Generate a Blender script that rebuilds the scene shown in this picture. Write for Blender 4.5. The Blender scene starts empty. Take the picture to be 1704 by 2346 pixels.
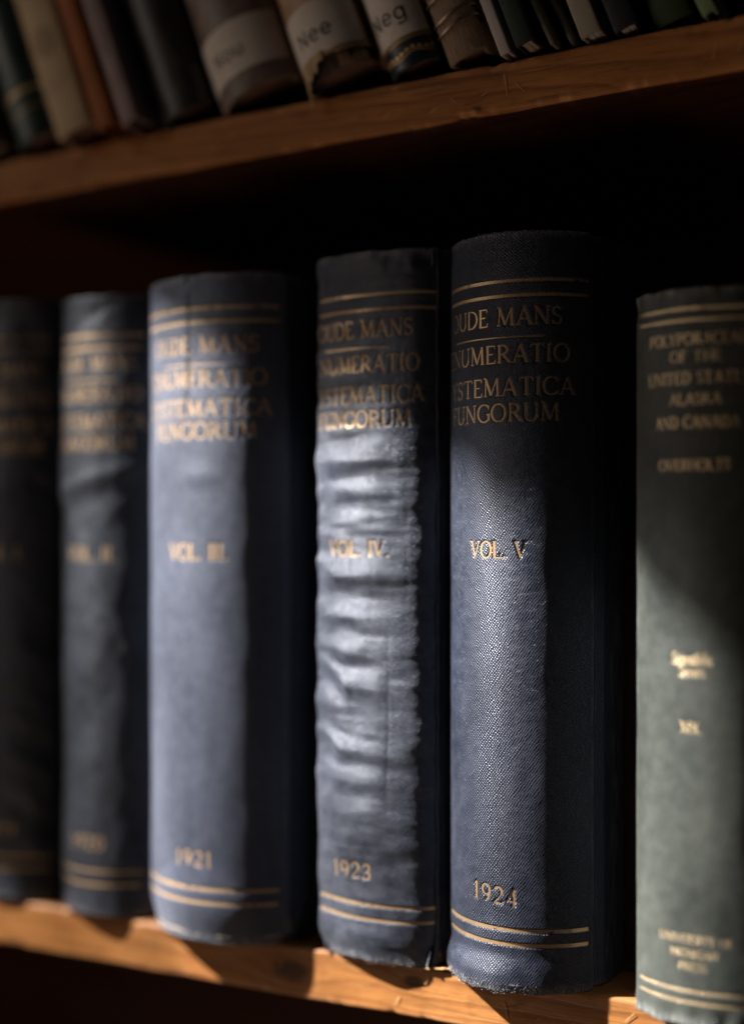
import bpy, math, random
import numpy as np
from mathutils import Vector

SC = bpy.context.scene
COL = SC.collection
RAD = math.radians

# ------------------------------------------------------------------ camera
F_PX, CX, HOR, IMW, IMH = 3258.0, 852.0, 1220.0, 1704.0, 2346.0
YAW = RAD(29.0)
CAM = Vector((0.193, -0.4425, 0.149))
cam_d = bpy.data.cameras.new("camera")
cam = bpy.data.objects.new("camera", cam_d)
COL.objects.link(cam)
cam.location = CAM
cam.rotation_euler = (RAD(90), 0, YAW)
cam_d.sensor_fit = 'VERTICAL'
cam_d.sensor_height = 36.0
cam_d.sensor_width = 36.0
cam_d.lens = F_PX / IMH * 36.0
cam_d.shift_y = (HOR - IMH / 2) / IMH
cam_d.clip_start = 0.01
cam_d.clip_end = 50
cam_d.dof.use_dof = True
cam_d.dof.focus_distance = 0.472
cam_d.dof.aperture_fstop = 1.95
cam_d.dof.aperture_blades = 9
SC.camera = cam


def x_at(u, y):
    """world X of the point seen at photo column u lying in the plane Y = y"""
    a = (u - CX) / F_PX
    t = (y - CAM.y) / (math.cos(YAW) + a * math.sin(YAW))
    return CAM.x + t * (-math.sin(YAW) + a * math.cos(YAW))


# ------------------------------------------------------------------ world + lamps
world = bpy.data.worlds.new("World")
SC.world = world
world.use_nodes = True
bg = world.node_tree.nodes["Background"]
bg.inputs["Color"].default_value = (0.85, 0.9, 1.0, 1)
bg.inputs["Strength"].default_value = 0.008

AZ, EL = RAD(61), RAD(41)
LDIR = Vector((-math.sin(AZ) * math.cos(EL), -math.cos(AZ) * math.cos(EL), math.sin(EL)))   # towards the window light
TARGET = Vector((-0.06, 0.0, 0.12))
LDIST = 4.0
lamp_d = bpy.data.lights.new("window_beam", 'SPOT')
lamp = bpy.data.objects.new("window_beam", lamp_d)
COL.objects.link(lamp)
lamp.location = TARGET + LDIR * LDIST
lamp.rotation_euler = (-LDIR).to_track_quat('-Z', 'Y').to_euler()
lamp_d.energy = 4200
lamp_d.color = (1.0, 0.97, 0.935)
lamp_d.spot_size = RAD(14)
lamp_d.spot_blend = 0.2
lamp_d.shadow_soft_size = 0.050
# the beam comes through a window: its outline is a gobo in the lamp itself
lamp_d.use_nodes = True
lt = lamp_d.node_tree
lt.nodes.clear()


def N(tree, t, **kw):
    n = tree.nodes.new(t)
    for k, v in kw.items():
        setattr(n, k, v)
    return n


def M(tree, op, a, b=None, c=None, clamp=False):
    n = tree.nodes.new('ShaderNodeMath')
    n.operation = op
    n.use_clamp = clamp
    for i, v in enumerate((a, b, c)):
        if v is None:
            continue
        if isinstance(v, (int, float)):
            n.inputs[i].default_value = v
        else:
            tree.links.new(v, n.inputs[i])
    return n.outputs[0]


def sstep(tree, v, lo, hi, o0=0.0, o1=1.0):
    n = tree.nodes.new('ShaderNodeMapRange')
    n.interpolation_type = 'SMOOTHSTEP'
    tree.links.new(v, n.inputs[0])
    for i, q in zip((1, 2, 3, 4), (lo, hi, o0, o1)):
        if isinstance(q, (int, float)):
            n.inputs[i].default_value = q
        else:
            tree.links.new(q, n.inputs[i])
    return n.outputs[0]


def ramp(tree, v, stops, interp='LINEAR'):
    n = tree.nodes.new('ShaderNodeValToRGB')
    cr = n.color_ramp
    cr.interpolation = interp
    while len(cr.elements) < len(stops):
        cr.elements.new(0.5)
    for e, (p, c) in zip(cr.elements, stops):
        e.position = p
        e.color = (c, c, c, 1) if isinstance(c, (int, float)) else (*c, 1)
    tree.links.new(v, n.inputs[0])
    return n.outputs[0]


geo = N(lt, 'ShaderNodeNewGeometry')
si = N(lt, 'ShaderNodeSeparateXYZ'); lt.links.new(geo.outputs['Incoming'], si.inputs[0])
sp = N(lt, 'ShaderNodeSeparateXYZ'); lt.links.new(geo.outputs['Position'], sp.inputs[0])
tt = M(lt, 'DIVIDE', M(lt, 'MULTIPLY', sp.outputs[1], -1.0), si.outputs[1])
GX = M(lt, 'MULTIPLY_ADD', tt, si.outputs[0], sp.outputs[0])
GZ = M(lt, 'MULTIPLY_ADD', tt, si.outputs[2], sp.outputs[2])
XN = M(lt, 'MULTIPLY_ADD', GX, 2.0, 0.6, clamp=True)            # X -0.3..0.2 -> 0..1
edge = [(-0.24, .235), (-0.165, .228), (-.13, .218), (-.119, .209), (-.092, .191), (-.078, .183), (-.061, .179), (-.045, .173),
        (-.031, .176), (-.01, .162), (.014, .145), (.028, .130), (.040, .136), (.057, .128), (.087, .096), (.11, .080), (.15, .07)]
ET = M(lt, 'MULTIPLY', ramp(lt, XN, [(x * 2 + .6, z / 0.3) for x, z in edge]), 0.3)
soft = sstep(lt, M(lt, 'SUBTRACT', ET, GZ), -0.018, 0.020)
glow = M(lt, 'MULTIPLY', sstep(lt, M(lt, 'SUBTRACT', ET, GZ), -0.05, 0.0), 0.05)
lev = ramp(lt, XN, [(0.0, 0.0), (.14, .012), (.205, .02), (.225, .2), (.27, .52), (.316, .62), (.332, .96), (.34, 1.0), (1.0, 1.0)])
low = M(lt, 'MULTIPLY', sstep(lt, GZ, 0.008, -0.003), 0.42)
LV = M(lt, 'MAXIMUM', lev, low)
# faint smooth unevenness of old window glass
npos = N(lt, 'ShaderNodeCombineXYZ'); lt.links.new(GX, npos.inputs[0]); lt.links.new(GZ, npos.inputs[2])
nz_ = N(lt, 'ShaderNodeTexNoise'); nz_.inputs['Scale'].default_value = 22; nz_.inputs['Detail'].default_value = 1
lt.links.new(npos.outputs[0], nz_.inputs['Vector'])
uneven = sstep(lt, nz_.outputs[0], 0.2, 0.8, 0.72, 1.2)
tap = sstep(lt, GZ, .0, .11, .72, 1.0)
LV = M(lt, 'MULTIPLY', LV, M(lt, 'MAXIMUM', tap, sstep(lt, GZ, .004, -.004, 0.0, .92)))
mask = M(lt, 'MULTIPLY', M(lt, 'MULTIPLY', M(lt, 'MAXIMUM', soft, glow), LV), uneven)
em = N(lt, 'ShaderNodeEmission'); lt.links.new(mask, em.inputs['Strength'])
lo_ = N(lt, 'ShaderNodeOutputLight'); lt.links.new(em.outputs[0], lo_.inputs[0])

fill_d = bpy.data.lights.new("room_light", 'AREA')
fill = bpy.data.objects.new("room_light", fill_d)
COL.objects.link(fill)
fill_d.shape = 'RECTANGLE'
fill_d.size, fill_d.size_y = 1.0, 1.2
fill_d.energy = 5.1
fill_d.color = (1.0, 0.88, 0.77)
fp = Vector((-1.8, -1.05, 1.12))
fill.location = fp
fill.rotation_euler = (Vector((-0.05, 0, 0.2)) - fp).to_track_quat('-Z', 'Y').to_euler()

bounce_d = bpy.data.lights.new("floor_bounce", 'AREA')
bounce = bpy.data.objects.new("floor_bounce", bounce_d)
COL.objects.link(bounce)
bounce_d.size = 0.8
bounce_d.spread = RAD(60)
bounce_d.energy = 0.5
bounce_d.color = (1.0, 0.72, 0.52)
bp_ = Vector((-0.6, -0.9, -0.9))
bounce.location = bp_
bounce.rotation_euler = (Vector((-.06, 0, 0.36)) - bp_).to_track_quat('-Z', 'Y').to_euler()

SC.view_settings.view_transform = 'Standard'
SC.view_settings.look = 'None'
SC.view_settings.exposure = 0.0
SC.view_settings.gamma = 1.0
SC.view_settings.use_curve_mapping = False
SC.render.engine = 'CYCLES'
SC.cycles.use_denoising = True
SC.cycles.max_bounces = 6
SC.cycles.sample_clamp_indirect = 4.0

# ------------------------------------------------------------------ helpers


def lattice(seed):
    return np.random.default_rng(seed).random((256, 256))


_LAT = {}


def vnoise(x, y, seed=0):
    """smooth value noise 0..1"""
    if seed not in _LAT:
        _LAT[seed] = lattice(seed)
    L = _LAT[seed]
    x = np.asarray(x, float); y = np.asarray(y, float)
    xi = np.floor(x).astype(int); yi = np.floor(y).astype(int)
    fx = x - xi; fy = y - yi
    fx = fx * fx * (3 - 2 * fx); fy = fy * fy * (3 - 2 * fy)
    a = L[xi % 256, yi % 256]; b = L[(xi + 1) % 256, yi % 256]
    c = L[xi % 256, (yi + 1) % 256]; d = L[(xi + 1) % 256, (yi + 1) % 256]
    return (a * (1 - fx) + b * fx) * (1 - fy) + (c * (1 - fx) + d * fx) * fy


def fbm(x, y, seed=0, o=3):
    v, w, t = 0, 1.0, 0
    for i in range(o):
        v = v + w * vnoise(x * 2 ** i, y * 2 ** i, seed + i)
        t += w; w *= .5
    return v / t


def smooth(e0, e1, x):
    t = np.clip((x - e0) / (e1 - e0), 0, 1)
    return t * t * (3 - 2 * t)


def mesh_obj(name, verts, faces, mat, parent=None, uv=None, attr=None, smooth_=True):
    me = bpy.data.meshes.new(name)
    verts = np.asarray(verts, np.float32)
    me.vertices.add(len(verts))
    me.vertices.foreach_set('co', verts.ravel())
    if isinstance(faces, np.ndarray):
        k = faces.shape[1]
        flat = faces.ravel().astype(np.int32)
        starts = np.arange(len(faces), dtype=np.int32) * k
        tot = np.full(len(faces), k, np.int32)
    else:
        flat = np.array([i for f in faces for i in f], np.int32)
        tot = np.array([len(f) for f in faces], np.int32)
        starts = np.concatenate([[0], np.cumsum(tot)[:-1]]).astype(np.int32)
    me.loops.add(len(flat))
    me.loops.foreach_set('vertex_index', flat)
    me.polygons.add(len(tot))
    me.polygons.foreach_set('loop_start', starts)
    me.polygons.foreach_set('loop_total', tot)
    me.polygons.foreach_set('use_smooth', np.full(len(tot), smooth_))
    if uv is not None:
        l = me.uv_layers.new(name='UVMap')
        l.data.foreach_set('uv', np.asarray(uv, np.float32)[flat].ravel())
    if attr:
        for k, v in attr.items():
            a = me.attributes.new(k, 'FLOAT', 'POINT')
            a.data.foreach_set('value', np.asarray(v, np.float32).ravel())
    me.update(calc_edges=True)
    me.validate()
    if mat:
        me.materials.append(mat)
    o = bpy.data.objects.new(name, me)
    COL.objects.link(o)
    if parent:
        o.parent = parent
    return o


def grid_faces(nr, nc, off=0):
    i = np.arange(nr - 1)[:, None] * nc + np.arange(nc - 1)[None, :] + off
    return np.stack([i, i + 1, i + nc + 1, i + nc], -1).reshape(-1, 4)


def empty(name, loc, label, cat, group=None):
    o = bpy.data.objects.new(name, None)
    o.empty_display_size = 0.01
    COL.objects.link(o)
    o.location = loc
    o['label'] = label
    o['category'] = cat
    if group:
        o['group'] = group
    return o


def rbox(x0, x1, y0, y1, z0, z1, r=0.0006, seg=3):
    """box with rounded edges (its own verts, faces)"""
    import bmesh
    bm = bmesh.new()
    bmesh.ops.create_cube(bm, size=1)
    for v in bm.verts:
        v.co = Vector(((x0 + x1) / 2 + v.co.x * (x1 - x0), (y0 + y1) / 2 + v.co.y * (y1 - y0), (z0 + z1) / 2 + v.co.z * (z1 - z0)))
    bmesh.ops.bevel(bm, geom=bm.edges[:], offset=r, segments=seg, affect='EDGES', profile=0.5)
    bm.verts.ensure_lookup_table()
    vs = [tuple(v.co) for v in bm.verts]
    fs = [[v.index for v in f.verts] for f in bm.faces]
    bm.free()
    return vs, fs


def prism(poly, z0, z1):
    n = len(poly)
    vs = [(x, y, z0) for x, y in poly] + [(x, y, z1) for x, y in poly]
    fs = [[i, (i + 1) % n, n + (i + 1) % n, n + i] for i in range(n)]
    fs.append(list(range(n))[::-1]); fs.append(list(range(n, 2 * n)))
    return vs, fs


def tube(pts, r, k=6, closed=False):
    pts = [Vector(p) for p in pts]
    vs, fs = [], []
    n = len(pts)
    rr = r if hasattr(r, '__len__') else [r] * n
    for i, p in enumerate(pts):
        a = pts[(i - 1) % n] if (closed or i > 0) else p
        b = pts[(i + 1) % n] if (closed or i < n - 1) else p
        t = (b - a).normalized()
        ref = Vector((0, 0, 1)) if abs(t.z) < .9 else Vector((1, 0, 0))
        u = t.cross(ref).normalized(); w = t.cross(u)
        for j in range(k):
            q = 2 * math.pi * j / k
            vs.append(tuple(p + (u * math.cos(q) + w * math.sin(q)) * rr[i]))
    for i in range(n if closed else n - 1):
        for j in range(k):
            a0 = i * k; b0 = ((i + 1) % n) * k
            fs.append([a0 + j, a0 + (j + 1) % k, b0 + (j + 1) % k, b0 + j])
    return vs, fs


def merge(parts):
    V, Fc = [], []
    for vs, fs in parts:
        o = len(V)
        V += list(vs)
        Fc += [[i + o for i in f] for f in fs]
    return V, Fc


# ------------------------------------------------------------------ materials
def newmat(name):
    m = bpy.data.materials.new(name)
    m.use_nodes = True
    t = m.node_tree
    t.nodes.clear()
    b = t.nodes.new('ShaderNodeBsdfPrincipled')
    o = t.nodes.new('ShaderNodeOutputMaterial')
    t.links.new(b.outputs[0], o.inputs[0])
    return m, t, b


def mixc(t, f, a, b):
    n = t.nodes.new('ShaderNodeMix')
    n.data_type = 'RGBA'
    for sock, v in ((n.inputs[0], f), (n.inputs[6], a), (n.inputs[7], b)):
        if isinstance(v, (int, float)):
            sock.default_value = v
        elif isinstance(v, tuple):
            sock.default_value = (*v, 1)
        else:
            t.links.new(v, sock)
    return n.outputs[2]


def noise(t, vec, scale, detail=3, rough=.55, vscale=None):
    if vscale is not None:
        mp = t.nodes.new('ShaderNodeMapping')
        mp.inputs['Scale'].default_value = vscale
        t.links.new(vec, mp.inputs[0])
        vec = mp.outputs[0]
    n = t.nodes.new('ShaderNodeTexNoise')
    n.inputs['Scale'].default_value = scale
    n.inputs['Detail'].default_value = detail
    n.inputs['Roughness'].default_value = rough
    t.links.new(vec, n.inputs['Vector'])
    return n.outputs[0]


def bump(t, h, dist, strength=1.0, prev=None):
    n = t.nodes.new('ShaderNodeBump')
    n.inputs['Distance'].default_value = dist
    n.inputs['Strength'].default_value = strength
    t.links.new(h, n.inputs['Height'])
    if prev is not None:
        t.links.new(prev, n.inputs['Normal'])
    return n.outputs[0]


def weave_height(t, uv, pitch, diag, wander=1.7):
    s = t.nodes.new('ShaderNodeSeparateXYZ')
    t.links.new(uv, s.inputs[0])
    u, v = s.outputs[0], s.outputs[1]
    # slight wander of the threads
    w = noise(t, uv, 420, 3)
    w = M(t, 'MULTIPLY', M(t, 'SUBTRACT', w, .5), pitch * wander)
    if diag:
        a = M(t, 'ADD', M(t, 'MULTIPLY', u, .62), M(t, 'MULTIPLY', v, .78))
        b = M(t, 'SUBTRACT', M(t, 'MULTIPLY', u, .80), M(t, 'MULTIPLY', v, .60))
    else:
        a, b = u, v
    k = 2 * math.pi / pitch
    a = M(t, 'SINE', M(t, 'MULTIPLY', M(t, 'ADD', a, w), k))
    b = M(t, 'SINE', M(t, 'MULTIPLY', M(t, 'ADD', b, w), k))
    return M(t, 'MULTIPLY_ADD', a, .5, M(t, 'MULTIPLY', b, .5))


def cloth(name, base, faded, pitch=.0008, bdist=.00012, rough=.5, spec=.5, diag=True, sheen=.25, wearcol=(.33, .33, .34), bigb=.35):
    m, t, b = newmat(name)
    uvn = t.nodes.new('ShaderNodeUVMap'); uvn.uv_map = 'UVMap'
    uv = uvn.outputs[0]
    h = weave_height(t, uv, pitch, diag, 1.7 if diag else .6)
    fine = noise(t, uv, 2600, 2)
    big = noise(t, uv, 38, 4, vscale=(1, .35, 1))
    mott = noise(t, uv, 210, 3)
    thr = noise(t, uv, 900, 2, vscale=(1, .08, 1))
    f = M(t, 'MULTIPLY_ADD', sstep(t, big, .36, .66), .6, M(t, 'MULTIPLY', sstep(t, mott, .3, .7), .4))
    col = mixc(t, f, base, faded)
    col = mixc(t, sstep(t, M(t, 'ADD', h, M(t, 'MULTIPLY', M(t, 'SUBTRACT', fine, .5), 1.2)), -.6, .7, .6, 0.0), col, tuple(c * .35 for c in base))
    at = t.nodes.new('ShaderNodeAttribute'); at.attribute_name = 'wear'
    wn = M(t, 'MULTIPLY', at.outputs['Fac'], sstep(t, M(t, 'MULTIPLY_ADD', h, .12, thr), .35, .72))
    col = mixc(t, wn, col, wearcol)
    t.links.new(col, b.inputs['Base Color'])
    b.inputs['Roughness'].default_value = rough
    rr = M(t, 'MULTIPLY_ADD', M(t, 'SUBTRACT', mott, .5), .3, rough)
    t.links.new(rr, b.inputs['Roughness'])
    b.inputs['Specular IOR Level'].default_value = spec
    b.inputs['Sheen Weight'].default_value = sheen
    b.inputs['Sheen Roughness'].default_value = .35
    b.inputs['Specular Tint'].default_value = (.86, .90, 1, 1)
    b.inputs['Sheen Tint'].default_value = (.85, .9, 1, 1)
    hh = M(t, 'MULTIPLY_ADD', fine, .35, h)
    hh = M(t, 'MULTIPLY_ADD', thr, .5, hh)
    n1 = bump(t, hh, bdist, 1.0)
    n2 = bump(t, big, .0006, bigb, n1)
    t.links.new(n2, b.inputs['Normal'])
    return m


def leather(name, base, faded, rough=.45, spec=.5):
    m, t, b = newmat(name)
    tc = t.nodes.new('ShaderNodeTexCoord')
    v = tc.outputs['Object']
    n1 = noise(t, v, 120, 4); n2 = noise(t, v, 900, 3); n3 = noise(t, v, 60, 3, vscale=(1, 1, .2))
    col = mixc(t, sstep(t, n1, .35, .7), base, faded)
    col = mixc(t, sstep(t, n3, .55, .75, 0, .6), col, tuple(min(1, c * 1.8 + .01) for c in faded))
    t.links.new(col, b.inputs['Base Color'])
    t.links.new(M(t, 'MULTIPLY_ADD', n1, .3, rough - .15), b.inputs['Roughness'])
    b.inputs['Specular IOR Level'].default_value = spec
    nn = bump(t, n2, .00015, .8, bump(t, n1, .0008, .5))
    t.links.new(nn, b.inputs['Normal'])
    return m


def gold(name, wear=.45, under=(.02, .025, .04), base=(.74, .50, .27), metal=.45, rough=.42, bd=.00012):
    m, t, b = newmat(name)
    tc = t.nodes.new('ShaderNodeTexCoord')
    v = tc.outputs['Object']
    n1 = noise(t, v, 330, 4, .7); n2 = noise(t, v, 2200, 2); n3 = noise(t, v, 70, 2)
    w = sstep(t, M(t, 'ADD', M(t, 'MULTIPLY', n1, .6), M(t, 'MULTIPLY', n3, .4)), wear - .06, wear + .08)
    col = mixc(t, w, under, base)
    col = mixc(t, sstep(t, n2, .3, .8, 0, .45), col, tuple(c * .35 for c in base))
    t.links.new(col, b.inputs['Base Color'])
    t.links.new(M(t, 'MULTIPLY', w, metal), b.inputs['Metallic'])
    b.inputs['Roughness'].default_value = rough
    t.links.new(bump(t, n2, bd, .9), b.inputs['Normal'])
    return m


def plain(name, base, var=.5, rough=.7, scale=90, vs=None, spec=.3, metal=0.0, bd=.0003):
    m, t, b = newmat(name)
    tc = t.nodes.new('ShaderNodeTexCoord')
    v = tc.outputs['Object']
    n1 = noise(t, v, scale, 4, .6, vs); n2 = noise(t, v, scale * 9, 3)
    col = mixc(t, sstep(t, n1, .3, .7), tuple(c * (1 - var) for c in base), base)
    col = mixc(t, sstep(t, n2, .4, .8, 0, .3), col, tuple(c * .6 for c in base))
    t.links.new(col, b.inputs['Base Color'])
    b.inputs['Roughness'].default_value = rough
    b.inputs['Specular IOR Level'].default_value = spec
    b.inputs['Metallic'].default_value = metal
    t.links.new(bump(t, M(t, 'ADD', n1, M(t, 'MULTIPLY', n2, .4)), bd, .8), b.inputs['Normal'])
    return m


def pages(name, base=(.45, .38, .28)):
    m, t, b = newmat(name)
    tc = t.nodes.new('ShaderNodeTexCoord')
    v = tc.outputs['Object']
    n1 = noise(t, v, 1500, 2, .5, (1, .02, .02)); n2 = noise(t, v, 60, 3)
    col = mixc(t, sstep(t, n1, .3, .7), tuple(c * .45 for c in base), base)
    col = mixc(t, sstep(t, n2, .4, .75, 0, .5), col, (base[0] * .55, base[1] * .45, base[2] * .38))
    t.links.new(col, b.inputs['Base Color'])
    b.inputs['Roughness'].default_value = .85
    t.links.new(bump(t, n1, .0004, .8), b.inputs['Normal'])
    return m


def wood(name, light, mid, dark, knots=(), rough=.42, spec=.4):
    """pine board with its grain along X; knots are (x, y, z, radius)"""
    m, t, b = newmat(name)
    tc = t.nodes.new('ShaderNodeTexCoord')
    v = tc.outputs['Object']
    warp = noise(t, v, 1, 3, .5, (6, 30, 30))
    s = t.nodes.new('ShaderNodeSeparateXYZ'); t.links.new(v, s.inputs[0])
    kn_mask = None
    rr = M(t, 'MULTIPLY_ADD', s.outputs[1], .55, M(t, 'MULTIPLY', s.outputs[2], 1.0))
    rr = M(t, 'MULTIPLY_ADD', s.outputs[0], .035, rr)
    rr = M(t, 'MULTIPLY_ADD', warp, .020, rr)
    for (kx, ky, kz, kr) in knots:
        d = t.nodes.new('ShaderNodeVectorMath'); d.operation = 'SUBTRACT'
        t.links.new(v, d.inputs[0]); d.inputs[1].default_value = (kx, ky, kz)
        sc = t.nodes.new('ShaderNodeVectorMath'); sc.operation = 'MULTIPLY'
        t.links.new(d.outputs[0], sc.inputs[0]); sc.inputs[1].default_value = (.55, 1, 1.1)
        ln = t.nodes.new('ShaderNodeVectorMath'); ln.operation = 'LENGTH'
        t.links.new(sc.outputs[0], ln.inputs[0])
        wob = M(t, 'MULTIPLY_ADD', M(t, 'SUBTRACT', noise(t, v, 200, 2), .5), kr * .8, ln.outputs['Value'])
        k = sstep(t, wob, kr * .55, kr * 1.25, 1.0, 0.0)
        rr = M(t, 'ADD', rr, M(t, 'MULTIPLY', sstep(t, wob, 0.0, kr * 3.5, 1.0, 0.0), kr * 1.2))
        kn_mask = k if kn_mask is None else M(t, 'MAXIMUM', kn_mask, k)
    ring = M(t, 'FRACT', M(t, 'MULTIPLY', rr, 165.0))
    late = ramp(t, ring, [(0, .0), (.55, .25), (.86, 1.0), (.95, .8), (1, 0.0)])
    fib = noise(t, v, 1, 4, .7, (45, 1500, 1500))
    dirt = noise(t, v, 1, 5, .6, (55, 130, 130))
    fib2 = noise(t, v, 1, 3, .6, (12, 260, 260))
    blotch = noise(t, v, 34, 4, .55, (.5, 1, 1))
    col = mixc(t, sstep(t, blotch, .3, .7), mid, light)
    col = mixc(t, M(t, 'MULTIPLY', late, .5), col, dark)
    col = mixc(t, sstep(t, fib, .47, .68, 0, .6), col, dark)
    col = mixc(t, sstep(t, dirt, .54, .72, 0, .55), col, tuple(c * .6 for c in dark))
    col = mixc(t, sstep(t, fib2, .56, .72, 0, .55), col, tuple(c * .55 for c in dark))
    if kn_mask is not None:
        col = mixc(t, M(t, 'MULTIPLY', kn_mask, .9), col, tuple(c * .30 for c in dark))
    at = t.nodes.new('ShaderNodeAttribute'); at.attribute_name = 'wear'
    col = mixc(t, M(t, 'MULTIPLY', at.outputs['Fac'], sstep(t, fib2, .3, .6)), col, tuple(min(1, c * 1.35 + .06) for c in light))
    t.links.new(col, b.inputs['Base Color'])
    t.links.new(M(t, 'MULTIPLY_ADD', fib2, .35, rough - .15), b.inputs['Roughness'])
    b.inputs['Specular IOR Level'].default_value = spec
    hgt = M(t, 'ADD', M(t, 'MULTIPLY', fib, .6), M(t, 'MULTIPLY', late, -.35))
    t.links.new(bump(t, hgt, .00025, .8, bump(t, blotch, .002, .4)), b.inputs['Normal'])
    return m


NAVY = (.020, .027, .046)
NAVYF = (.050, .062, .092)
M_NAVY5 = cloth('navy_cloth', (.016, .022, .043), (.052, .058, .086), .00078, .000105, .42, .50, sheen=.06)
M_NAVY4 = cloth('navy_cloth_creased', (.015, .022, .042), (.098, .108, .142), .00084, .00010, .45, .72, sheen=.22, bigb=.10)
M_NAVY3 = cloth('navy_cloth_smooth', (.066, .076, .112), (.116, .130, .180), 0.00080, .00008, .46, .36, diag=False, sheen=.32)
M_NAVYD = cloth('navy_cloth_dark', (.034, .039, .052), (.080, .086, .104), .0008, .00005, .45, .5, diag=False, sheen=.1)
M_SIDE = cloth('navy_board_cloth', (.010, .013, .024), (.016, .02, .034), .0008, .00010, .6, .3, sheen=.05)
M_GREENC = cloth('grey_green_cloth', (.062, .072, .062), (.125, .133, .115), .0008, .00006, .42, .5, diag=False, sheen=.05, wearcol=(.42, .42, .40))
M_GOLD5 = gold('gold_foil', .37, metal=.68, rough=.40)
M_GOLD4 = gold('gold_foil_worn', .38, metal=.55, rough=.40)
M_GOLD3 = gold('gold_foil_soft', .40, base=(.74, .50, .28))
M_GOLDG = gold('gold_foil_bright', .30, under=(.08, .09, .08), base=(.98, .76, .46), metal=.6, rough=.24, bd=.0004)
M_PAGES = pages('page_edges', (.60, .50, .38))
M_PAGESW = pages('page_edges_white', (.75, .72, .66))
M_PAGESD = pages('page_edges_dark', (.26, .14, .10))
M_PAPER = plain('label_paper', (.66, .59, .53), .12, .75, 60)
M_INK = plain('label_ink', (.03, .03, .035), .3, .6)
M_THREAD = plain('bare_thread', (.50, .51, .54), .3, .8, 400)
M_WIRE = plain('wire_metal', (.42, .36, .31), .3, .32, 120, metal=1.0)
M_WOODL = wood('pine_varnished', (.46, .200, .060), (.37, .148, .040), (.21, .066, .017), knots=[(-.086, 0, -.012, .0045), (-.30, 0, -.01, .006), (-.036, 0, -.008, .0022)])
M_WOODU = wood('pine_aged', (.46, .195, .056), (.36, .140, .040), (.16, .052, .015), knots=[(.055, .012, .2895, .006), (-.012, 0, .2935, .0014)], spec=.2, rough=.55)
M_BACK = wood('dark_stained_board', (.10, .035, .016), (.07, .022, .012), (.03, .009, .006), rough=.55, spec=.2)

# ------------------------------------------------------------------ lettering: strokes of a flared roman capital
TK, TN = .150, .078


def arc(cx, cy, rx, ry, a0, a1, n=14, var=True, tk=TK, tn=TN):
    p, w = [], []
    for i in range(n + 1):
        a = RAD(a0 + (a1 - a0) * i / n)
        p.append((cx + rx * math.cos(a), cy + ry * math.sin(a)))
        w.append(tn + (tk - tn) * abs(math.cos(a)) if var else tk)
    return p, w


def L(*pts, w=TK):
    return list(pts), w


def sf(x, y, h=.12):
    return [(x - h, y), (x + h, y)], TN * .8


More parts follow.
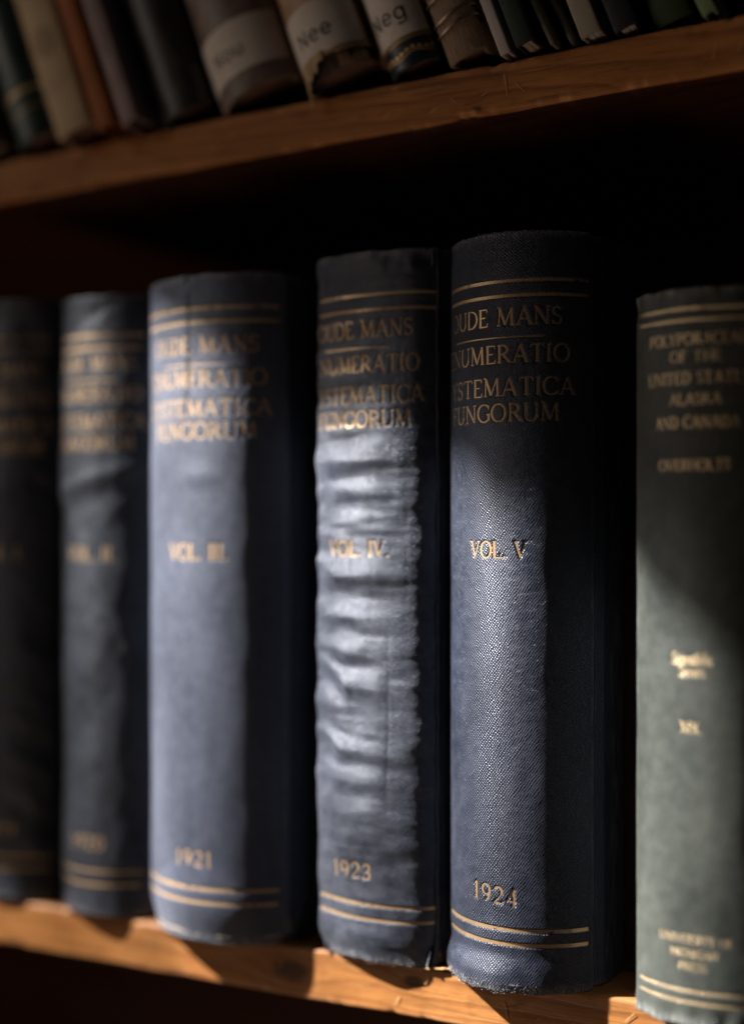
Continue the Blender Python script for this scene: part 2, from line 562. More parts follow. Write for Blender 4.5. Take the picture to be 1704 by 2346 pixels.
def glyph(c):
    e = .03
    if c == 'A': return .86, [L((.10, .02), (.43, .98), w=TN), L((.43, .98), (.76, .02)), L((.21, .34), (.65, .34), w=TN), sf(.08, e), sf(.78, e)]
    if c == 'C': return .80, [arc(.46, .5, .40, .48, 42, 318, 20), L((.76, .70), (.76, .93), w=TN), L((.76, .08), (.76, .26), w=TN)]
    if c == 'D': return .84, [L((.14, .02), (.14, .98)), arc(.30, .5, .46, .47, 90, -90, 18), L((.05, .97), (.32, .97), w=TN), L((.05, .03), (.32, .03), w=TN)]
    if c == 'E': return .64, [L((.14, .02), (.14, .98)), L((.05, .97), (.56, .97), w=TN), L((.14, .52), (.46, .52), w=TN), L((.05, .03), (.59, .03), w=TN), L((.56, .97), (.56, .80), w=TN), L((.59, .03), (.60, .22), w=TN)]
    if c == 'F': return .60, [L((.14, .02), (.14, .98)), L((.05, .97), (.55, .97), w=TN), L((.14, .50), (.45, .50), w=TN), L((.55, .97), (.55, .80), w=TN), sf(.14, e)]
    if c == 'G': return .86, [arc(.47, .5, .41, .48, 42, 330, 22), L((.78, .70), (.78, .93), w=TN), L((.78, .10), (.78, .44)), sf(.76, .44)]
    if c == 'H': return .84, [L((.14, .02), (.14, .98)), L((.70, .02), (.70, .98)), L((.14, .52), (.70, .52), w=TN), sf(.14, e), sf(.14, .97), sf(.70, e), sf(.70, .97)]
    if c == 'I': return .32, [L((.16, .02), (.16, .98)), sf(.16, e), sf(.16, .97)]
    if c == 'K': return .80, [L((.14, .02), (.14, .98)), L((.16, .44), (.66, .97), w=TN), L((.32, .60), (.74, .03)), sf(.14, e), sf(.14, .97), sf(.66, .97), sf(.72, e)]
    if c == 'L': return .62, [L((.14, .02), (.14, .98)), L((.05, .03), (.57, .03), w=TN), sf(.14, .97), L((.57, .03), (.59, .26), w=TN)]
    if c == 'M': return 1.02, [L((.14, .02), (.17, .98), w=TN), L((.17, .98), (.50, .06)), L((.50, .06), (.84, .98), w=TN), L((.84, .98), (.88, .02)), sf(.14, e), sf(.88, e), L((.04, 1.04), (.17, .97), w=TN)]
    if c == 'N': return .88, [L((.14, .02), (.14, .98), w=TN), L((.12, .98), (.74, .04)), L((.74, .04), (.74, .98), w=TN), sf(.14, e), sf(.74, .97), sf(.10, .97, .08)]
    if c == 'O': return .92, [arc(.46, .5, .39, .48, 0, 360, 28)]
    if c == 'P': return .66, [L((.14, .02), (.14, .98)), arc(.28, .72, .31, .25, 90, -90, 14), L((.05, .97), (.30, .97), w=TN), L((.14, .47), (.30, .47), w=TN), sf(.14, e)]
    if c == 'R': return .76, [L((.14, .02), (.14, .98)), arc(.28, .73, .29, .24, 90, -90, 14), L((.05, .97), (.30, .97), w=TN), L((.14, .49), (.30, .49), w=TN), L((.34, .49), (.70, .03)), sf(.14, e), sf(.70, e, .06)]
    if c == 'S': return .60, [arc(.30, .735, .21, .235, 35, 270, 14, tk=.11), arc(.30, .265, .23, .235, 90, -145, 14, tk=.11), L((.49, .78), (.49, .96), w=TN), L((.09, .04), (.09, .24), w=TN)]
    if c == 'T': return .76, [L((.38, .02), (.38, .98)), L((.06, .97), (.70, .97), w=TN), L((.06, .97), (.04, .80), w=TN), L((.70, .97), (.72, .80), w=TN), sf(.38, e)]
    if c == 'U': return .84, [L((.14, .98), (.14, .34)), arc(.42, .34, .28, .32, 180, 360, 14), L((.70, .34), (.70, .98), w=TN), sf(.14, .97), sf(.70, .97)]
    if c == 'V': return .84, [L((.10, .98), (.42, .03)), L((.42, .03), (.74, .98), w=TN), sf(.10, .97), sf(.74, .97)]
    if c == 'X': return .80, [L((.10, .97), (.70, .03)), L((.68, .97), (.12, .03), w=TN), sf(.10, .97), sf(.68, .97), sf(.12, e), sf(.70, e)]
    if c == 'Y': return .78, [L((.08, .97), (.39, .48)), L((.70, .97), (.39, .48), w=TN), L((.39, .50), (.39, .02)), sf(.08, .97), sf(.70, .97), sf(.39, e)]
    if c == '.': return .30, [L((.10, .07), (.23, .07), w=.15)]
    if c == '1': return .46, [L((.23, .02), (.23, .98)), sf(.23, e), L((.08, .82), (.23, .96), w=TN)]
    if c == '2': return .64, [arc(.31, .70, .24, .26, 160, -30, 14), L((.52, .58), (.08, .05), w=TN), L((.06, .05), (.58, .05), w=.11), L((.58, .05), (.59, .2), w=TN)]
    if c == '3': return .60, [arc(.29, .74, .21, .23, 150, -90, 14), arc(.28, .27, .25, .25, 90, -150, 14)]
    if c == '4': return .66, [L((.44, .02), (.44, .98)), L((.44, .98), (.06, .28), w=TN), L((.05, .27), (.62, .27), w=TN), sf(.44, e)]
    if c == '9': return .64, [arc(.32, .68, .25, .29, 0, 360, 20), arc(.16, .62, .41, .60, 8, -62, 12)]
    if c == '0': return .66, [arc(.33, .5, .26, .48, 0, 360, 24)]
    # lower case (small roman)
    k = .62
    if c == 'c': return .52, [arc(.28, .31, .21, .30, 45, 315, 14, tk=.12)]
    if c == 'e': return .54, [arc(.28, .31, .21, .30, 10, 315, 14, tk=.12), L((.09, .34), (.47, .34), w=TN)]
    if c == 'i': return .28, [L((.14, .02), (.14, .60), w=.12), L((.09, .86), (.19, .86), w=.12), sf(.14, e, .09)]
    if c == 'n': return .58, [L((.12, .02), (.12, .60), w=.12), arc(.29, .40, .17, .20, 180, 0, 10, tk=.12), L((.46, .40), (.46, .02), w=.12), sf(.12, e, .08), sf(.46, e, .08)]
    if c == 't': return .40, [L((.17, .84), (.17, .14), w=.12), L((.05, .60), (.34, .60), w=TN), arc(.27, .14, .10, .12, 180, 320, 8, tk=.1)]
    if c == 'f': return .38, [L((.16, .02), (.16, .80), w=.12), arc(.28, .80, .12, .17, 180, 40, 8, tk=.1), L((.05, .60), (.32, .60), w=TN), sf(.16, e, .09)]
    if c == 'r': return .42, [L((.12, .02), (.12, .60), w=.12), arc(.29, .40, .17, .20, 180, 50, 8, tk=.12), sf(.12, e, .09)]
    if c == 's': return .44, [arc(.22, .46, .14, .14, 30, 270, 10, tk=.1), arc(.22, .17, .15, .15, 90, -150, 10, tk=.1)]
    return .40, []


def glyph_sans(c):
    w = .115
    if c == 'N': return .78, [L((.12, 0), (.12, 1), w=w), L((.12, 1), (.64, 0), w=w), L((.64, 0), (.64, 1), w=w)]
    if c == 'e': return .66, [arc(.33, .36, .25, .34, 0, 320, 18, False, w), L((.08, .37), (.58, .37), w=w)]
    if c == 'o': return .68, [arc(.34, .36, .26, .34, 0, 360, 20, False, w)]
    if c == 'u': return .66, [L((.11, .70), (.11, .26), w=w), arc(.33, .26, .22, .26, 180, 360, 10, False, w), L((.55, .70), (.55, 0), w=w)]
    if c == 'g': return .68, [arc(.33, .36, .25, .34, 0, 360, 20, False, w), L((.58, .70), (.58, -.12), w=w), arc(.33, -.10, .25, .20, 0, -150, 10, False, w)]
    return .4, []


def layout(text, cap, sc, z, width=None, gf=glyph, track=.06, slant=0.0, bold=1.0):
    """strokes of a line of text in (s, z) metres, centred on sc"""
    out, x = [], 0.0
    gl = []
    for ch in text:
        w, st = gf(ch)
        gl.append((x, st))
        x += w + track
    total = (x - track) * cap
    kx = 1.0 if width is None else width / total
    x0 = sc - total * kx / 2
    for gx, st in gl:
        for pts, w in st:
            P = [(x0 + (gx + px) * cap * kx, z + py * cap + slant * ((gx + px) * cap * kx)) for px, py in pts]
            W = [q * cap * bold for q in w] if hasattr(w, '__len__') else [w * cap * bold] * len(P)
            out.append((P, W))
    return out


def resample(P, W, step):
    rp, rw = [P[0]], [W[0]]
    for i in range(len(P) - 1):
        d = math.dist(P[i], P[i + 1])
        n = max(1, int(math.ceil(d / step)))
        for k in range(1, n + 1):
            f = k / n
            rp.append((P[i][0] + (P[i + 1][0] - P[i][0]) * f, P[i][1] + (P[i + 1][1] - P[i][1]) * f))
            rw.append(W[i] + (W[i + 1] - W[i]) * f)
    return np.array(rp), np.array(rw)


def stroke_mesh(strokes, surf, lift, step=.0004):
    V, Fc, off = [], [], 0
    for si_, (P, W) in enumerate(strokes):
        p, w = resample(P, W, step)
        tg = np.gradient(p, axis=0)
        if math.dist(P[0], P[-1]) < 1e-7:
            tg[0] = tg[-1] = p[1] - p[-2]
        tg /= np.maximum(np.linalg.norm(tg, axis=1, keepdims=True), 1e-9)
        nn = np.stack([-tg[:, 1], tg[:, 0]], 1)
        rows = np.stack([p + nn * (w * k)[:, None] for k in (-.5, 0, .5)], 1)      # (n,3,2)
        q = rows.reshape(-1, 2)
        xyz = surf(q[:, 0], q[:, 1], lift + 9e-6 * (si_ % 7))
        V.append(xyz)
        Fc.append(grid_faces(len(p), 3, off))
        off += len(q)
    return np.concatenate(V), np.concatenate(Fc)


def seg_dist(strokes, S, Z):
    """signed distance (negative inside) of points to the strokes"""
    best = np.full(S.shape, 1e3)
    for P, W in strokes:
        for i in range(len(P) - 1):
            ax, az = P[i]; bx, bz = P[i + 1]
            dx, dz = bx - ax, bz - az
            l2 = dx * dx + dz * dz + 1e-18
            t = np.clip(((S - ax) * dx + (Z - az) * dz) / l2, 0, 1)
            d = np.hypot(S - ax - t * dx, Z - az - t * dz) - .5 * (W[i] * (1 - t) + W[i + 1] * t)
            best = np.minimum(best, d)
    return best


# ------------------------------------------------------------------ the book maker
class Profile:
    """cross-section of a cased spine: arc, hinge groove, board"""

    def __init__(self, W, th, groove=.0014):
        self.W, self.th = W, th
        self.R = R = W / 2 / math.sin(th)
        self.sm = R * th
        ym = R * (1 - math.cos(th))
        self.ym = ym
        a = np.linspace(0, th, 60)
        xs = list(R * np.sin(a)); ys = list(R * (1 - np.cos(a)))
        # rounded shoulder then the groove
        hx = [(.0004, .0010), (.0001, .0022), (-groove, .0036), (-groove * 1.1, .0052), (-.0002, .0068), (.0011, .0080), (.0014, .0100), (.0014, .0130)]
        self.k = k = min(1.0, W / .022)
        for dx, dy in hx:
            xs.append(W / 2 + dx * k * k); ys.append(ym + dy)
        xs, ys = np.array(xs), np.array(ys)
        s = np.concatenate([[0], np.cumsum(np.hypot(np.diff(xs), np.diff(ys)))])
        ss = np.linspace(0, s[-1], 400)
        X = np.interp(ss, s, xs); Y = np.interp(ss, s, ys)
        ker = np.ones(9) / 9
        Xp = np.convolve(np.concatenate([-X[1:5][::-1], X, np.full(4, X[-1])]), ker, 'valid')
        Yp = np.convolve(np.concatenate([Y[1:5][::-1], Y, Y[-1] + (Y[-1] - Y[-2]) * np.arange(1, 5)]), ker, 'valid')
        self.ss, self.X, self.Y = ss, Xp, Yp
        tx, ty = np.gradient(Xp, ss), np.gradient(Yp, ss)
        l = np.hypot(tx, ty)
        self.NX, self.NY = ty / l, -tx / l
        self.smax = ss[-1]

    def at(self, s):
        a = np.abs(s); sg = np.sign(s)
        return np.interp(a, self.ss, self.X) * sg, np.interp(a, self.ss, self.Y), np.interp(a, self.ss, self.NX) * sg, np.interp(a, self.ss, self.NY)


def make_book(name, label, W, th, H, loc, mat, side=None, D=.165, ds=.0006, dz=.0012, macro=None, lines=(), rules=(),
              goldm=None, lean=0.0, tilt=0.0, yawz=0.0, group=None, pagem=None, wear=.6, deboss=.00022, board=.003, cutz=None, boards=True, fuzz=0, seed=1, square=.003, groove=.0014, inset=.0022):
    """a cased book standing on its tail; local origin at the middle of the spine's foot"""
    side = side or mat
    pf = Profile(W, th, groove)
    rnd = np.random.default_rng(seed)
    root = empty(name, loc, label, 'book', group)
    root.rotation_euler = (tilt, lean, yawz)
    n_s = int(2 * pf.smax / ds) | 1
    s = np.linspace(-pf.smax, pf.smax, n_s)
    n_z = int(H / dz)
    zc = np.linspace(0, H, n_z)
    lip = [(.0006, 0.0), (.0002, -.0003), (0.0, -.0008), (.0006, -.0015), (.006, -.0017)]
    zs = np.concatenate([[l[0] for l in lip[::-1]], zc[1:-1][(zc[1:-1] > .0008) & (zc[1:-1] < H - .0008)], [H - l[0] for l in lip]])
    dd = np.concatenate([[l[1] for l in lip[::-1]], np.zeros(len(zs) - 2 * len(lip)), [l[1] for l in lip]])
    mac = macro or (lambda S_, Z_: np.zeros_like(S_))

    def ends(S_, Z_):
        """uneven turned-in head and tail"""
        e = (vnoise(S_ * 190 + 7, S_ * 0 + seed * 3.1, seed) - .5) * .0007 + (vnoise(S_ * 700, S_ * 0 + seed, seed + 5) - .5) * .0002
        e2 = (vnoise(S_ * 170 + 31, S_ * 0 + seed * 1.7, seed + 9) - .5) * .0006
        return e * smooth(H - .012, H, Z_) + e2 * smooth(.010, 0, Z_)

    def surf(s_, z_, d_):
        x, y, nx, ny = pf.at(s_)
        d = d_ + mac(s_, z_)
        return np.stack([x + nx * d, y + ny * d, z_ + ends(s_, z_)], -1)

    S, Z = np.meshgrid(s, zs)
    Dp = np.repeat(dd[:, None], n_s, 1)
    allstr = []
    rl = [([(a, z), (b, z)], [w, w]) for (a, b, z, w) in rules]
    for ln in lines:
        allstr += ln[1]
    if deboss > 0:
        for grp in [ln[1] for ln in lines] + [[r] for r in rl]:
            zz = [p[1] for P, _ in grp for p in P]
            r0, r1 = np.searchsorted(zs[5:-5], [min(zz) - .002, max(zz) + .002]) + 5
            if r1 <= r0:
                continue
            dist = seg_dist(grp, S[r0:r1], Z[r0:r1])
            Dp[r0:r1] -= deboss * (1 - smooth(-.00003, .00022, dist))
    P3 = surf(S.ravel(), Z.ravel(), Dp.ravel())
    wr = smooth(.0045, 0, Z) * .9 + smooth(H - .0035, H, Z) * .8 + np.exp(-((np.abs(S) - pf.sm) / .0006) ** 2) * .35 + np.exp(-((np.abs(S) - pf.sm - .0062) / .0006) ** 2) * .30
    wr = wr * (.35 + .9 * fbm(S * 260, Z * 260, seed + 20)) * wear
    faces = grid_faces(len(zs), n_s)
    if cutz is not None:
        zmid = Z[:-1, :-1].ravel(); smid = S[:-1, :-1].ravel()
        faces = faces[zmid > cutz(smid)]
    spine = mesh_obj('spine', P3, faces, mat, root, uv=np.stack([S.ravel(), Z.ravel()], 1), attr={'wear': wr.ravel()})
    for nm, st in lines:
        v, f = stroke_mesh(st, surf, -deboss + .00006)
        mesh_obj(nm, v, f, goldm, spine)
    for r in rl:
        v, f = stroke_mesh([r], surf, -deboss + .00006)
        mesh_obj('gold_rule', v, f, goldm, spine)
    if fuzz:
        parts = []
        for k in range(fuzz):
            tail = rnd.random() < .75
            s0 = rnd.uniform(-pf.sm, pf.sm * .95); z0 = (rnd.uniform(-.0002, .0035) if tail else H - rnd.uniform(0, .001))
            l = rnd.uniform(.0003, .0009)
            a = rnd.uniform(-2.6, -.5) if tail else rnd.uniform(.4, 2.7)
            pts = []
            for j in range(4):
                f = j / 3
                q = surf(np.array([s0 + math.cos(a) * l * f]), np.array([z0 + math.sin(a) * l * f * .6]), np.array([.00003 + .00022 * f * rnd.uniform(.3, 1.2)]))[0]
                pts.append(q)
            parts.append(tube(pts, [.00005, .000045, .00004, .000025], 4))
        v, f = merge(parts)
        mesh_obj('frayed_threads', v, f, M_THREAD, spine)['kind'] = 'stuff'
    y0 = pf.ym + .0095
    if boards:
        for sg in (-1, 1):
            xo = sg * (W / 2 + .0012 * pf.k ** 2)
            xi = xo - sg * board
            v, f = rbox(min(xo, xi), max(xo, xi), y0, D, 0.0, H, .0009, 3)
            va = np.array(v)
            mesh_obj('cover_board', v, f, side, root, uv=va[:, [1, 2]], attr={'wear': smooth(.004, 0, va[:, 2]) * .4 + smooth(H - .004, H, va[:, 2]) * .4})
    a = np.linspace(-th * .96, th * .96, 15)
    Ri = pf.R - inset
    poly = [(Ri * math.sin(q), pf.R - Ri * math.cos(q)) for q in a]
    xb = W / 2 - board + .0008
    poly = [(max(-xb, min(xb, x)), y) for x, y in poly]
    poly += [(xb, y0 + .002), (xb, D - .004), (-xb, D - .004), (-xb, y0 + .002)]
    v, f = prism(poly, square, H - square)
    mesh_obj('page_block', v, f, pagem or M_PAGES, root, smooth_=False)
    root['profile_r'] = pf.R
    return root, spine, surf, pf


# ------------------------------------------------------------------ the shelves (large structure)
Z_LO, T_LO = -.0025, .0185
X0, X1 = -.75, .45
SH_D = .285


bookcase = empty('bookcase', (0, 0, 0), 'dark pine bookcase with a sunlit lower shelf and a dim upper shelf', 'bookcase')


def shelf(name, zt0, zt1, thick, mat, label, seed, group):
    """a board along X with a worn, nicked front edge; its top runs from zt0 at X=-0.229 to zt1 at X=0.08"""
    off = Vector((0, 0, 0))
    xs = np.concatenate([np.linspace(X0, -.30, 40)[:-1], np.arange(-.30, .16, .0010), np.linspace(.16, X1, 30)[1:]])
    r = .0012
    prof = [(SH_D, 0.0), (.12, 0.0), (.03, 0.0), (.008, 0.0)] + [(r * (1 - math.sin(q)), -r * (1 - math.cos(q))) for q in np.linspace(0, math.pi / 2, 6)]
    nf = 12
    prof += [(0.0, -r - (thick - 2 * r) * k / nf) for k in range(1, nf)]
    prof += [(r * (1 - math.cos(q)), -thick + r * (1 - math.sin(q))) for q in np.linspace(0, math.pi / 2, 6)]
    prof += [(.008, -thick), (.03, -thick), (.12, -thick), (SH_D, -thick)]
    prof = np.array(prof)
    # positions in the lit front: nicks
    rn = np.random.default_rng(seed)
    nicks = [(rn.uniform(-.28, .14), rn.choice([0, 1, 1]), rn.uniform(.0004, .0018), rn.uniform(.0002, .0006)) for _ in range(40)]
    Xg = np.repeat(xs[:, None], len(prof), 1)
    Yg = np.repeat(prof[None, :, 0], len(xs), 0).copy()
    Zg = np.repeat(prof[None, :, 1], len(xs), 0).copy()
    front = smooth(.006, 0, Yg)
    wv = np.zeros_like(Xg)
    top = smooth(-.0035, 0, Zg) * front; bot = smooth(-thick + .0035, -thick, Zg) * front
    for nx, which, w, d in nicks:
        g = np.exp(-((Xg - nx) / w) ** 2) * (bot if which else top)
        Yg += g * d
        Zg += g * d * (1 if which else -1) * .9
        wv += g * .9
    Yg += front * ((vnoise(Xg * 60, Zg * 200, seed) - .5) * .0004 + (vnoise(Xg * 420, Zg * 350, seed + 1) - .5) * .00012)
    Zg += ((vnoise(Xg * 60, Zg * 0, seed + 2) - .5) * .0005 + (vnoise(Xg * 330, Zg * 0 + 3, seed + 3) - .5) * .00012) * front
    wv += (top + bot) * .45 * vnoise(Xg * 200, Zg * 100, seed + 4)
    Zg += zt0 + (zt1 - zt0) * (Xg + .229) / .309
    V = np.stack([Xg - off.x, Yg - off.y, Zg - off.z], -1).reshape(-1, 3)
    F_ = grid_faces(len(xs), len(prof))
    n, k = len(xs), len(prof)
    faces = [list(map(int, f)) for f in F_]
    faces += [[i * k + k - 1, (i + 1) * k + k - 1, (i + 1) * k, i * k] for i in range(n - 1)]
    faces += [list(range(k)), [(n - 1) * k + j for j in range(k)][::-1]]
    ob = mesh_obj(name, V, faces, mat, bookcase, attr={'wear': np.clip(wv, 0, 1).ravel()})
    ob['label'] = label
    return bookcase, ob


sh_lo, sh_lo_b = shelf('shelf', Z_LO - .0008, Z_LO + .0004, T_LO, M_WOODL, 'sunlit orange pine shelf with scratched front edge under the row of navy volumes', 11, None)
sh_up, sh_up_b = shelf('shelf', .3030, .3103, .0172, M_WOODU, 'dim brown pine shelf with knots and nicks carrying the leaning upper books', 23, None)


# shade put into the colour: the upper board's underside gets a darkened wood
sh_up_b.data.materials.append(wood('shade_painted_underside', (.06, .019, .010), (.045, .014, .008), (.02, .006, .004), rough=.6, spec=.15))
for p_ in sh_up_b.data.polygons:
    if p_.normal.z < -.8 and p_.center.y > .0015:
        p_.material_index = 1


def z_up(x):
    return .3030 + .0073 * (x + .229) / .309


# dents, scratches and a lifted splinter
def scratch_strip(pts, w, y=-.00012):
    return [(list(pts), [w] * len(pts))]


def face_surf(zoff):
    return lambda s_, z_, d_: np.stack([s_, s_ * 0 - d_, z_], -1)


M_SCR = plain('bare_wood', (.62, .37, .17), .3, .8, 300)
M_SCRD = plain('bare_wood_aged', (.62, .38, .20), .3, .8, 300)


def scratches(shelf_root, board_ob, segs, mat, seed, zf=None):
    rn = np.random.default_rng(seed)
    st = []
    for (u, dz, l, ang, w) in segs:
        x = x_at(u, 0.0)
        n = 5
        P = [(x + math.cos(ang) * l * k / n + rn.uniform(-1, 1) * .0001, (zf(x) if zf else Z_LO) - dz + math.sin(ang) * l * k / n) for k in range(n + 1)]
        Wd = [w * .25] + [w * rn.uniform(.6, 1.0) for _ in range(n - 1)] + [w * .2]
        v, f = stroke_mesh([(P, Wd)], face_surf(0), .00040)
        mesh_obj('scratch', v, f, mat, board_ob)


scratches(sh_lo, sh_lo_b, [(1155, .0070, .0070, -1.35, .0006), (1158, .0095, .0080, .35, .00035), (1172, .0090, .0060, .62, .0003), (1215, .0130, .0050, .6, .0004), (1222, .0150, .0055, .35, .0003),
                           (1208, .0150, .0045, .9, .0005), (1200, .0055, .004, .2, .0002), (975, .006, .0035, 1.2, .0009), (1180, .0118, .012, .05, .00018), (780, .0040, .009, -.15, .00018),
                           (820, .0095, .006, .1, .0002), (905, .0150, .004, 1.1, .0006), (640, .010, .005, 1.2, .0004), (330, .008, .006, .4, .0004), (1430, .007, .005, .8, .0005)], M_SCR, 4)
scratches(sh_up, sh_up_b, [(1155, .004, .0080, -1.42, .0004), (1180, .008, .005, -.8, .0003), (1030, .009, .003, -.7, .0003), (1100, .0105, .0035, .4, .0004), (985, .013, .003, .5, .0006), (1200, .005, .012, .02, .0002),
                           (880, .012, .003, .7, .0006), (1633, .013, .006, 1.45, .0004), (1690, .012, .004, 1.2, .0003), (520, .008, .006, .3, .0004), (930, .004, .016, .01, .0002)], M_SCRD, 9, z_up)

# splinter lifted from the top arris between volumes IV and V
sx0, sx1 = x_at(930, 0), x_at(1036, 0)
sv, sfc = [], []
for i in range(15):
    f = i / 14
    x = sx0 + (sx1 - sx0) * f
    lift = .0024 * math.sin(f * 2.2) * (.75 + .25 * f)
    hw = .0011 * math.sin(math.pi * (f * .92 + .06)) + .0002
    for k in range(4):
        g = k / 3
        sv.append((x + .0006 * math.sin(9 * f + k), -.0016 * math.sin(f * 2.6) * (1 - g) + .0015 * g, Z_LO - .0008 + lift * (1 - .6 * g) - hw * (1 - g) + .0002 * math.sin(31 * f + 2 * k)))
for i in range(14):
    for k in range(3):
        sfc.append([i * 4 + k, i * 4 + k + 1, i * 4 + k + 5, i * 4 + k + 4])
spl = mesh_obj('splinter', sv, sfc, M_SCR, sh_lo_b)
md = spl.modifiers.new('thick', 'SOLIDIFY'); md.thickness = .0005

# back of the bookcase
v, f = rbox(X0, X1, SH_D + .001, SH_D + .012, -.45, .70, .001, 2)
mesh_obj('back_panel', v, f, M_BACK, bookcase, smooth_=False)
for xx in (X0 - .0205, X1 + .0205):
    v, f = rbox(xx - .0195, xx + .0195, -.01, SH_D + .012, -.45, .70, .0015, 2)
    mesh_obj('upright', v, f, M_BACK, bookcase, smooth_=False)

# ------------------------------------------------------------------ the navy volumes
GV = 'navy cloth volumes of one set on the lower shelf'


def title(k, z0, cap=.006, sc=0.0, kz=1.0, wk=1.0, mcap=True):
    """the four title lines; k scales widths"""
    return [('title_lettering', layout('OUDE MANS', cap, sc, z0, .047 * k)),
            ('title_lettering', layout('ENUMERATIO', cap, sc, z0 - .0122 * kz, .0525 * k)),
            ('title_lettering', layout('SYSTEMATICA', cap, sc, z0 - .0230 * kz, .0560 * k)),
            ('title_lettering', layout('FUNGORUM', cap, sc, z0 - .0314 * kz, .0450 * k))]


Z0 = Z_LO + .0003
# volume V
W5 = .0515


def mac5(S_, Z_):
    d = (fbm(S_ * 55, Z_ * 28, 41) - .5) * .0006
    d -= np.exp(-((Z_ - .0125) / .0035) ** 2) * .0004
    d += smooth(.013, .0055, Z_) * .0012 * (1 - smooth(-.004, .010, S_)) - smooth(.0035, 0, Z_) * .0007
    d -= smooth(.240, .2485, Z_) * .0005
    return d


b5, sp5, sf5, pf5 = make_book('book', 'navy cloth volume marked VOL. V and 1924, sharpest and tallest, with worn foot', W5, RAD(61), .2500, (x_at(1149, -.0135), -.0135, Z0), M_NAVY5, M_SIDE,
    ds=.00030, dz=.00030, macro=mac5,
    lines=title(1.0, .2190, sc=-.0034) + [('volume_lettering', layout('VOL. V', .0056, -.0024, .1428, .0216)), ('year_lettering', layout('1924', .0058, -.0032, .0297, .0172, track=.16, slant=-.06))],
    rules=[(-pf_, pf_ * .97, z, w) for pf_, z, w in ((.0308, .2337, .00115), (.0308, .2288, .00115), (.0308, .0210, .00125), (.0308, .0162, .00125))] + [(-.0235, .0140, .2152, .0005)],
    goldm=M_GOLD5, group=GV, fuzz=300, seed=5, wear=.9, deboss=.00032)

# volume IV: rippled cloth
W4 = .0490
TH4 = 29
Y4 = -.0075
X4 = x_at(847, Y4)


def s4(u):
    R = W4 / 2 / math.sin(RAD(TH4))
    q = (u - 847) * .000155 / R - .497
    return R * (math.asin(max(-.99, min(.99, q))) + RAD(29.8))


def z4(v):
    return .149 - (v - HOR) * .0001565 - Z0


# crests of ripples: (u0,v0,u1,v1, height mm, sigma above, sigma below)
RIP = [(715, 1048, 950, 1068, 1.05, .0055, .0030), (720, 1128, 960, 1134, .85, .0042, .0020), (715, 1180, 830, 1192, .45, .004, .002), (712, 1222, 790, 1232, .65, .0045, .003),
       (722, 1282, 770, 1312, .55, .003, .002), (770, 1312, 960, 1318, .80, .0050, .0022), (722, 1395, 860, 1420, .75, .0045, .0022), (715, 1472, 850, 1492, .95, .0055, .0020), (870, 1490, 985, 1475, .25, .004, .002),
       (742, 1512, 800, 1560, .60, .0035, .0022), (800, 1562, 880, 1572, .70, .0045, .002), (715, 1590, 770, 1598, .60, .0035, .002), (725, 1622, 800, 1628, .50, .004, .003),
       (726, 1668, 790, 1702, .70, .003, .0022), (790, 1705, 960, 1726, .75, .0045, .0022), (725, 1770, 900, 1782, .65, .0050, .0022), (735, 1832, 880, 1846, .60, .0050, .003), (780, 1880, 980, 1868, .5, .006, .004),
       (735, 1905, 800, 1930, .5, .006, .004), (800, 1930, 970, 1915, .4, .005, .003),
       (712, 985, 830, 990, .35, .002, .0014), (712, 940, 800, 930, .30, .003, .002), (712, 880, 860, 868, .35, .003, .002), (712, 820, 850, 806, .40, .003, .002), (700, 765, 850, 748, .40, .003, .002),
       (700, 712, 800, 700, .35, .002, .0015), (960, 1240, 985, 1246, .4, .004, .003), (960, 1640, 985, 1646, .4, .004, .003), (955, 1540, 985, 1546, .3, .004, .003)]
RIPC = [(s4(a), z4(b), s4(c), z4(d), h * .001, su, sd) for a, b, c, d, h, su, sd in RIP]


def mac4(S_, Z_):
    d = (fbm(S_ * 50, Z_ * 110, 61, 2) - .5) * .0012
    d = d + (vnoise(S_ * 75, Z_ * 460, 63) - .5) * .00020 * smooth(.04, .09, Z_) + (vnoise(S_ * 120, Z_ * 600, 64) - .5) * .00006
    ws = (fbm(S_ * 110, Z_ * 50, 66, 2) - .5) * .0024
    for s0, z0, s1, z1, h, su, sd in RIPC:
        t = np.clip((S_ - s0) / (s1 - s0), -.3, 1.3)
        zc = z0 + (z1 - z0) * t + ws
        win = smooth(-.28, .06, t) * (1 - smooth(.80, 1.25, t)) * (.75 + .5 * vnoise(S_ * 100, Z_ * 70, 67))
        dzv = Z_ - zc
        d = d + 1.75 * h * win * (.6 + .4 * smooth(-.0238, -.013, S_)) * (1 - .55 * smooth(-.001, .010, S_) - .35 * smooth(.010, .018, S_)) * np.exp(-(dzv / np.where(dzv > 0, su * 1.0, sd * 1.8)) ** 2)
    # lengthwise creases
    for sc_, z0, z1, dp in ((s4(852), .115, .19, .00016), (s4(928), .12, .17, .00018), (s4(818), .10, .15, .00014), (s4(890), .06, .12, .0002), (s4(887), .05, .09, .0002), (s4(790), .15, .19, .0002)):
        d = d - .3 * dp * np.exp(-((S_ - sc_ - (vnoise(Z_ * 120, Z_ * 0, 70) - .5) * .0012) / .0009) ** 2) * smooth(z0, z0 + .006, Z_) * (1 - smooth(z1 - .006, z1, Z_))
    d = d + np.exp(-((np.abs(S_) - .0252) / .0016) ** 2) * (vnoise(Z_ * 130, S_ * 0 + 3, 71) - .45) * .0002 - .0028 * smooth(.0135, .0275, S_) ** 1.5 * (1 - smooth(.0262, .0325, S_))
    # flared, crumpled head
    d = d - .0024 * smooth(.014, -.002, Z_) ** 1.5
    d = d + smooth(.239, .2490, Z_) * (.0008 * (S_ < 0) * smooth(-.010, -.022, S_) + (vnoise(S_ * 260, Z_ * 160, 73) - .5) * .0012)
    return d


